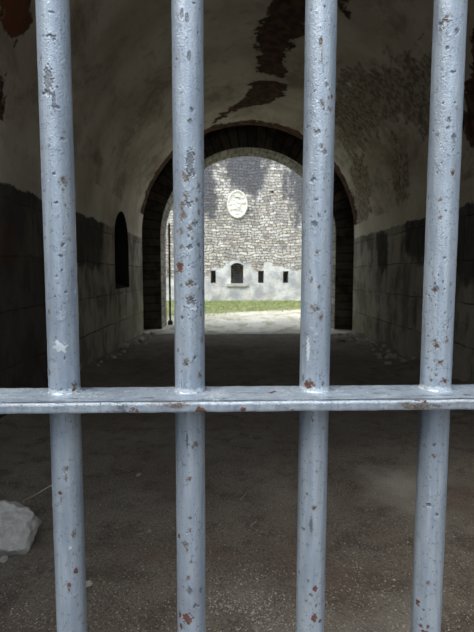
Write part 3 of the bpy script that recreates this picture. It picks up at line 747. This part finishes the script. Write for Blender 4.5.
marks = [
 [(48, 80, 8, 22, 'chip'), (46, 93, 12, 5, 'pit'), (54, 100, 3, 14, 'chip'), (51, 12, 7, 2, 'pit'), (51, 36, 8, 3, 'pit'), (50, 33, 3, 5, 'blob'), (54, 39, 4, 3, 'pit'), (41, 58, 3, 6, 'rust'),
  (56, 107, 8, 3, 'pit'), (57, 87, 3, 3, 'rust'), (49, 146, 3, 4, 'rust'), (42, 148, 3, 6, 'rust'), (55, 148, 4, 5, 'blob'), (63, 139, 4, 3, 'pit'), (54, 174, 4, 3, 'pit'),
  (64, 181, 8, 10, 'rust'), (63, 179, 3, 3, 'pit'), (63, 190, 3, 4, 'rust'), (56, 203, 5, 3, 'pit'), (45, 238, 4, 4, 'rust'), (63, 245, 4, 5, 'pit'), (61, 256, 7, 3, 'pit'), (44, 191, 3, 3, 'rust'),
  (75, 292, 2, 6, 'white'), (66, 292, 8, 12, 'chip') if False else (66, 292, 3, 3, 'pit'), (49, 312, 4, 7, 'rust'), (60, 320, 5, 4, 'blob'), (60, 347, 13, 10, 'white'), (56, 345, 5, 6, 'blob'), (65, 358, 2, 5, 'pit'),
  (49, 372, 5, 8, 'rust'), (75, 385, 8, 8, 'rust'), (67, 381, 5, 5, 'blob'), (74, 390, 4, 4, 'red'),
  (66, 469, 6, 6, 'rust'), (71, 483, 5, 6, 'blob'), (66, 478, 3, 10, 'rust'), (60, 493, 4, 4, 'red'), (61, 500, 2, 10, 'rust'), (74, 534, 6, 8, 'rust'), (72, 538, 4, 4, 'blob'), (70, 548, 4, 4, 'white'),
  (76, 571, 5, 6, 'red'), (69, 585, 4, 5, 'red'), (69, 590, 3, 8, 'rust'), (75, 595, 8, 4, 'blob'), (80, 545, 4, 5, 'blob')],
 [(182, 14, 3, 9, 'chip'), (187, 18, 3, 8, 'chip'), (189, 56, 3, 9, 'chip'), (194, 3, 4, 2, 'pit'), (192, 110, 4, 6, 'pit'), (190, 121, 4, 4, 'chip'), (190, 162, 7, 20, 'chip'), (193, 173, 6, 7, 'pit'), (194, 154, 3, 4, 'rust'),
  (186, 177, 9, 11, 'rust'), (199, 186, 5, 7, 'rust'), (186, 196, 7, 8, 'rust'), (182, 206, 6, 8, 'rust'), (188, 204, 10, 6, 'pit'), (197, 200, 5, 6, 'rust'), (183, 215, 8, 10, 'rust'), (199, 212, 4, 7, 'rust'), (195, 224, 6, 6, 'pit'), (190, 228, 7, 8, 'rust'),
  (200, 233, 6, 6, 'blob'), (181, 231, 5, 8, 'rust'), (182, 247, 6, 4, 'rust'), (190, 247, 8, 5, 'pit'), (199, 245, 5, 5, 'rust'), (200, 257, 4, 5, 'rust'), (180, 268, 7, 9, 'red'), (179, 267, 9, 13, 'rust'),
  (191, 283, 5, 6, 'pit'), (190, 284, 9, 7, 'rust'), (190, 298, 8, 7, 'rust'), (192, 302, 9, 7, 'pit'), (203, 292, 4, 8, 'rust'), (198, 288, 5, 5, 'blob'), (194, 309, 6, 3, 'white'), (201, 313, 3, 9, 'rust'), (182, 318, 4, 4, 'pit'),
  (186, 362, 8, 8, 'rust'), (186, 365, 4, 4, 'pit'), (195, 358, 5, 4, 'pit'), (178, 350, 4, 5, 'rust'), (200, 375, 6, 10, 'rust'), (186, 386, 5, 3, 'blob'), (202, 340, 4, 10, 'rust'),
  (187, 440, 2, 16, 'chip'), (196, 444, 6, 7, 'rust'), (193, 447, 4, 5, 'rust'), (189, 479, 7, 6, 'rust'), (190, 518, 4, 4, 'rust'), (197, 518, 2, 2, 'pit'), (190, 530, 4, 5, 'rust'), (179, 536, 4, 5, 'red'), (185, 544, 8, 7, 'rust'), (187, 550, 3, 8, 'rust'),
  (191, 562, 4, 4, 'rust'), (188, 578, 6, 7, 'rust'), (190, 591, 5, 8, 'chip'), (201, 590, 3, 8, 'chip'), (187, 619, 10, 11, 'red'), (180, 615, 4, 7, 'red'), (181, 626, 4, 7, 'red'), (195, 606, 4, 5, 'chip'), (201, 500, 5, 14, 'blob'), (197, 560, 4, 8, 'blob')],
 [(321, 42, 4, 10, 'rust'), (321, 42, 3, 8, 'chip'), (322, 58, 2, 16, 'rust'), (327, 85, 4, 5, 'pit'), (329, 98, 3, 4, 'rust'), (322, 103, 6, 8, 'rust'), (330, 109, 6, 5, 'rust'), (332, 97, 3, 5, 'red'), (317, 132, 7, 6, 'pit'), (322, 146, 4, 6, 'rust'), (325, 152, 5, 5, 'pit'),
  (312, 180, 6, 5, 'pit'), (316, 200, 4, 3, 'pit'), (314, 224, 6, 6, 'chip'), (315, 225, 2, 3, 'pit'), (319, 215, 4, 5, 'rust'), (317, 252, 4, 5, 'rust'), (311, 281, 4, 6, 'rust'), (319, 287, 4, 6, 'rust'), (314, 308, 8, 8, 'rust'), (321, 318, 5, 8, 'rust'), (318, 310, 4, 4, 'pit'),
  (308, 350, 4, 26, 'white'), (308, 385, 8, 7, 'red'), (309, 384, 11, 10, 'rust'), (323, 383, 4, 7, 'rust'), (303, 378, 4, 8, 'rust'), (316, 336, 5, 5, 'blob'), (311, 330, 5, 4, 'blob'),
  (314, 508, 5, 6, 'rust'), (314, 508, 3, 3, 'red'), (307, 494, 3, 5, 'rust'), (311, 525, 3, 16, 'chip'), (312, 527, 7, 20, 'blob'), (303, 529, 5, 3, 'chip'), (315, 589, 5, 6, 'red'), (311, 595, 5, 4, 'rust'), (306, 601, 4, 4, 'rust'), (314, 618, 6, 9, 'red'), (320, 621, 4, 4, 'red'),
  (316, 606, 3, 5, 'rust'), (308, 581, 3, 4, 'rust'), (296, 627, 6, 5, 'rust'), (299, 572, 3, 5, 'chip')],
 [(444, 22, 10, 4, 'chip'), (441, 27, 5, 9, 'chip'), (447, 17, 10, 4, 'rust'), (442, 27, 3, 4, 'white'), (457, 31, 4, 6, 'pit'), (468, 50, 4, 6, 'chip'), (447, 48, 4, 4, 'pit'), (453, 72, 6, 3, 'pit'), (449, 120, 4, 6, 'pit'), (437, 135, 5, 5, 'rust'), (454, 137, 5, 6, 'chip'), (448, 128, 4, 4, 'pit'),
  (453, 172, 5, 6, 'rust'), (453, 174, 3, 3, 'red'), (440, 200, 5, 4, 'rust'), (440, 218, 5, 5, 'rust'), (446, 211, 3, 3, 'pit'), (451, 284, 4, 4, 'rust'), (435, 290, 6, 6, 'chip'), (435, 290, 3, 3, 'red'), (445, 258, 3, 3, 'pit'), (436, 345, 8, 9, 'rust'), (437, 347, 4, 4, 'pit'), (447, 341, 5, 6, 'rust'), (441, 363, 8, 7, 'rust'),
  (440, 363, 4, 3, 'pit'), (436, 375, 4, 4, 'rust'), (444, 381, 8, 7, 'rust'), (445, 381, 4, 4, 'red'), (431, 380, 4, 4, 'rust'), (434, 445, 4, 4, 'pit'), (434, 456, 5, 5, 'rust'), (429, 505, 6, 5, 'pit'), (428, 505, 3, 3, 'chip'), (431, 482, 6, 9, 'blob'), (429, 495, 4, 5, 'blob'), (437, 515, 4, 4, 'pit'),
  (428, 583, 5, 6, 'rust'), (417, 603, 5, 5, 'red'), (423, 610, 3, 3, 'chip') if False else (423, 610, 3, 3, 'pit'), (417, 601, 8, 3, 'red'), (421, 626, 4, 4, 'red'), (428, 627, 3, 5, 'red'), (424, 632, 6, 4, 'red')]]
scats = [[(1.0, 1.9, 60, ('blob', 'blob', 'pit'), .0012, .0035), (1.3, 1.62, 40, ('blob', 'pit', 'rust'), .001, .003)],
         [(1.0, 1.9, 60, ('blob', 'blob', 'pit'), .0012, .0035), (1.42, 1.62, 60, ('rust', 'pit', 'blob', 'blob'), .0015, .0042)],
         [(1.0, 1.9, 75, ('blob', 'blob', 'pit'), .0012, .0035), (1.35, 1.6, 25, ('blob', 'pit', 'rust'), .001, .003)],
         [(1.0, 1.9, 80, ('blob', 'blob', 'pit'), .0012, .0035), (1.33, 1.75, 70, ('pit', 'pit', 'rust', 'pit'), .0012, .0028)]]
xtop = []; xbot = []
for i, (a, b) in enumerate(ends):
    A = gate_hit(*a); B = gate_hit(*b)
    tx = B.x + (A.x - B.x) * (1.9 - B.z) / (A.z - B.z); bx2 = B.x + (A.x - B.x) * (1.0 - B.z) / (A.z - B.z)
    xtop.append(tx); xbot.append(bx2)
    bar_mesh('bar', tx, bx2, marks[i], 20 + i, scats[i])
sp_ = (xbot[3] - xbot[0]) / 3
for k in (-1, -2, -3, -4, -5, -6, -7, -8, -9, 4, 5, 6, 7, 8, 9, 10, 11, 12, 13):      # the bars that continue outside the frame
    x = xbot[0] + sp_ * k if k < 0 else xbot[3] + sp_ * (k - 3)
    bm = bmesh.new(); tube(bm, [(x, 0, .12), (x, 0, 2.55)], BR, 32); bm_obj('bar', bm, M['paint'], gate, True)
# crossbar: a flat plate with a rolled front lip
XA, XB = -1.90, 2.62
nxs = 1500; xs = np.concatenate([np.linspace(XA, -.40, 10)[:-1], np.linspace(-.40, .42, 900), np.linspace(.42, XB, 10)[1:]])
yf, yb = -0.0600, 0.0215
prof = [(yb, -PTH), (yb, -.0012), (yb - .0012, 0)] + [(yb - .0012 - (yb - .0012 - yf - .0035) * k / 14, 0) for k in range(1, 15)]
prof += [(yf + .0042, -.0004), (yf + .0036, -.0030), (yf + .0024, -.0030), (yf + .0019, -.0008), (yf + .0006, -.0005), (yf - .0002, -.0018)]
prof += [(yf - .0003 + .0001 * k, -.0016 - (PTH - .0030) * k / 6) for k in range(1, 7)] + [(yf + .0012, -PTH), ((yf + yb) / 2, -PTH)]
pr = np.array(prof); npf = len(pr)
V = []; AR = {k: [] for k in ('rust', 'redrust', 'chip', 'white')}
bxs = [xbot[i] + (xtop[i] - xbot[i]) * (ZC - 1.0) / .9 for i in range(4)]
TILT = math.radians(0.0)
for x in xs:
    lump = [mnoise.noise(Vector((x * 60, p_[0] * 60, p_[1] * 60))) for p_ in pr]
    for (py_, pz_), l in zip(pr, lump):
        top = pz_ > -.0035 and py_ > yf + .0001
        dz = .0005 * l + (.0003 * mnoise.noise(Vector((x * 260, py_ * 260, 2))) if top else 0)
        V.append((x, py_ + (.0004 * l if not top else 0), ZC + pz_ + dz))
        e = min(math.hypot((x - b) / 1.25, py_) for b in bxs)
        AR['white'].append(max(max(0, 1 - abs(e - .025) / .006) * .55, min(.5, .26 + .55 * mnoise.fractal(Vector((x * 18, py_ * 50, 8)), 1, 2, 4))) if (top and py_ > yf + .002) else (.62 if py_ < yf + .0006 and pz_ > -.004 else .30))  # white: crust patches on top, plus a painted highlight along the front lip
        n_ = mnoise.fractal(Vector((x * 22, py_ * 30, pz_ * 60 + 5)), 1, 2, 4)
        fr = .30 if (py_ < yf + .001) else .0
        if x > .12: fr += .12
        AR['rust'].append(max(0, min(.6, n_ * .9 + fr - .42)))
        AR['redrust'].append(max(0, min(.7, mnoise.fractal(Vector((x * 34 + 7, py_ * 30, pz_ * 50)), 1, 2, 3) * 1.1 + fr - .50)))
        gl_ = 1 if (yf + .0020 < py_ < yf + .0041) else 0  # groove behind the lip: its shade painted in through the chip mask
        AR['chip'].append(max(gl_ * .8, min(.6, mnoise.fractal(Vector((x * 30, py_ * 90, 3)), 1, 2, 3) * 1.0 - .18)))
V = np.array(V); F = []
for i in range(len(xs) - 1):
    for k in range(npf): k2 = (k + 1) % npf; F.append((i * npf + k, (i + 1) * npf + k, (i + 1) * npf + k2, i * npf + k2))
F.append(tuple(range(npf))); F.append(tuple((len(xs) - 1) * npf + k for k in range(npf))[::-1])
cb = mesh_obj('crossbar', V, F, M['paint'], gate, True, attrs=AR)
cb.data.set_sharp_from_angle(angle=math.radians(50))
# weld beads round the foot of each bar
for i, b in enumerate(bxs):
    bm = bmesh.new(); n = 72; rings = []
    for k in range(n):
        a = 2 * PI * k / n
        w = .0022 + .0022 * mnoise.noise(Vector((math.cos(a) * 2.2, math.sin(a) * 2.2, i * 5))) + .0018 * mnoise.noise(Vector((math.cos(a) * 9, math.sin(a) * 9, i * 3)))
        hh = .0050 + .0030 * mnoise.noise(Vector((math.cos(a) * 3, math.sin(a) * 3, i * 7 + 2))) + .0015 * mnoise.noise(Vector((math.cos(a) * 11, math.sin(a) * 11, i + 9)))
        w = max(.0015, w) * (1.0 + .9 * abs(math.cos(a)) ** 3); hh = max(.0015, hh)
        ring = []
        for q in range(7):
            t_ = q / 6 * PI / 2; rr_ = BR - .001 + (w + .001) * (1 - math.sin(t_)) ** .85; zz_ = ZC - .0008 + (hh + .0008) * (1 - math.cos(t_)) ** .85
            yq = rr_ * math.sin(a); ring.append(bm.verts.new((b + rr_ * math.cos(a), min(yq, yb - .0006), zz_)))
        rings.append(ring)
    for k in range(n):
        A, B = rings[k], rings[(k + 1) % n]
        for q in range(6): bm.faces.new((A[q], B[q], B[q + 1], A[q + 1]))
    me = bpy.data.meshes.new('weld_bead'); bm.to_mesh(me); bm.free()
    for nm_, v in (('white', .52), ('rust', .10), ('chip', .06), ('redrust', .0)):
        at = me.attributes.new(nm_, 'FLOAT', 'POINT'); at.data.foreach_set('value', [max(0, v + .55 * mnoise.noise(Vector(vv.co) * 160 + Vector((len(nm_) * 3, 0, 0)))) if v else 0 for vv in me.vertices])
    link('weld_bead', me, M['paint'], gate, True)
# top and bottom rails and side stiles (outside the photograph)
for z in (.10, 2.55):
    bm = bmesh.new(); add_box(bm, (XA, -.03, z - .02), (XB, .03, z + .02), .004); bm_obj('rail', bm, M['paint'], gate)
for x in (XA, XB):
    bm = bmesh.new(); add_box(bm, (x - .025, -.025, .03), (x + .025, .025, 2.60), .004); bm_obj('stile', bm, M['paint'], gate)

# a spider's thread from the rock to the leftmost bar
A = floor_hit(20, 502, .17); B = GM @ Vector((xbot[0] - BR + .001, 0, 1.17)); B2 = gate_hit(50, 484); B = GM @ Vector((xbot[0] + (xtop[0] - xbot[0]) * (B2.z - 1) / .9 - BR + .001, 0, B2.z))
rt = CAM + ray(20, 502) * ((Vector((p.x, p.y, .17)) - CAM).length * .97)
bm = bmesh.new(); tube(bm, [B, (B * .66 + rt * .34) - Vector((0, 0, .003)), (B * .33 + rt * .67) - Vector((0, 0, .003)), rt], [.0003, .0004, .0006, .0008], 6)
tag(bm_obj('spider_thread', bm, M['thread'], smooth=True), 'fine pale spider thread stretched from the leftmost bar to the grey rock', 'thread')
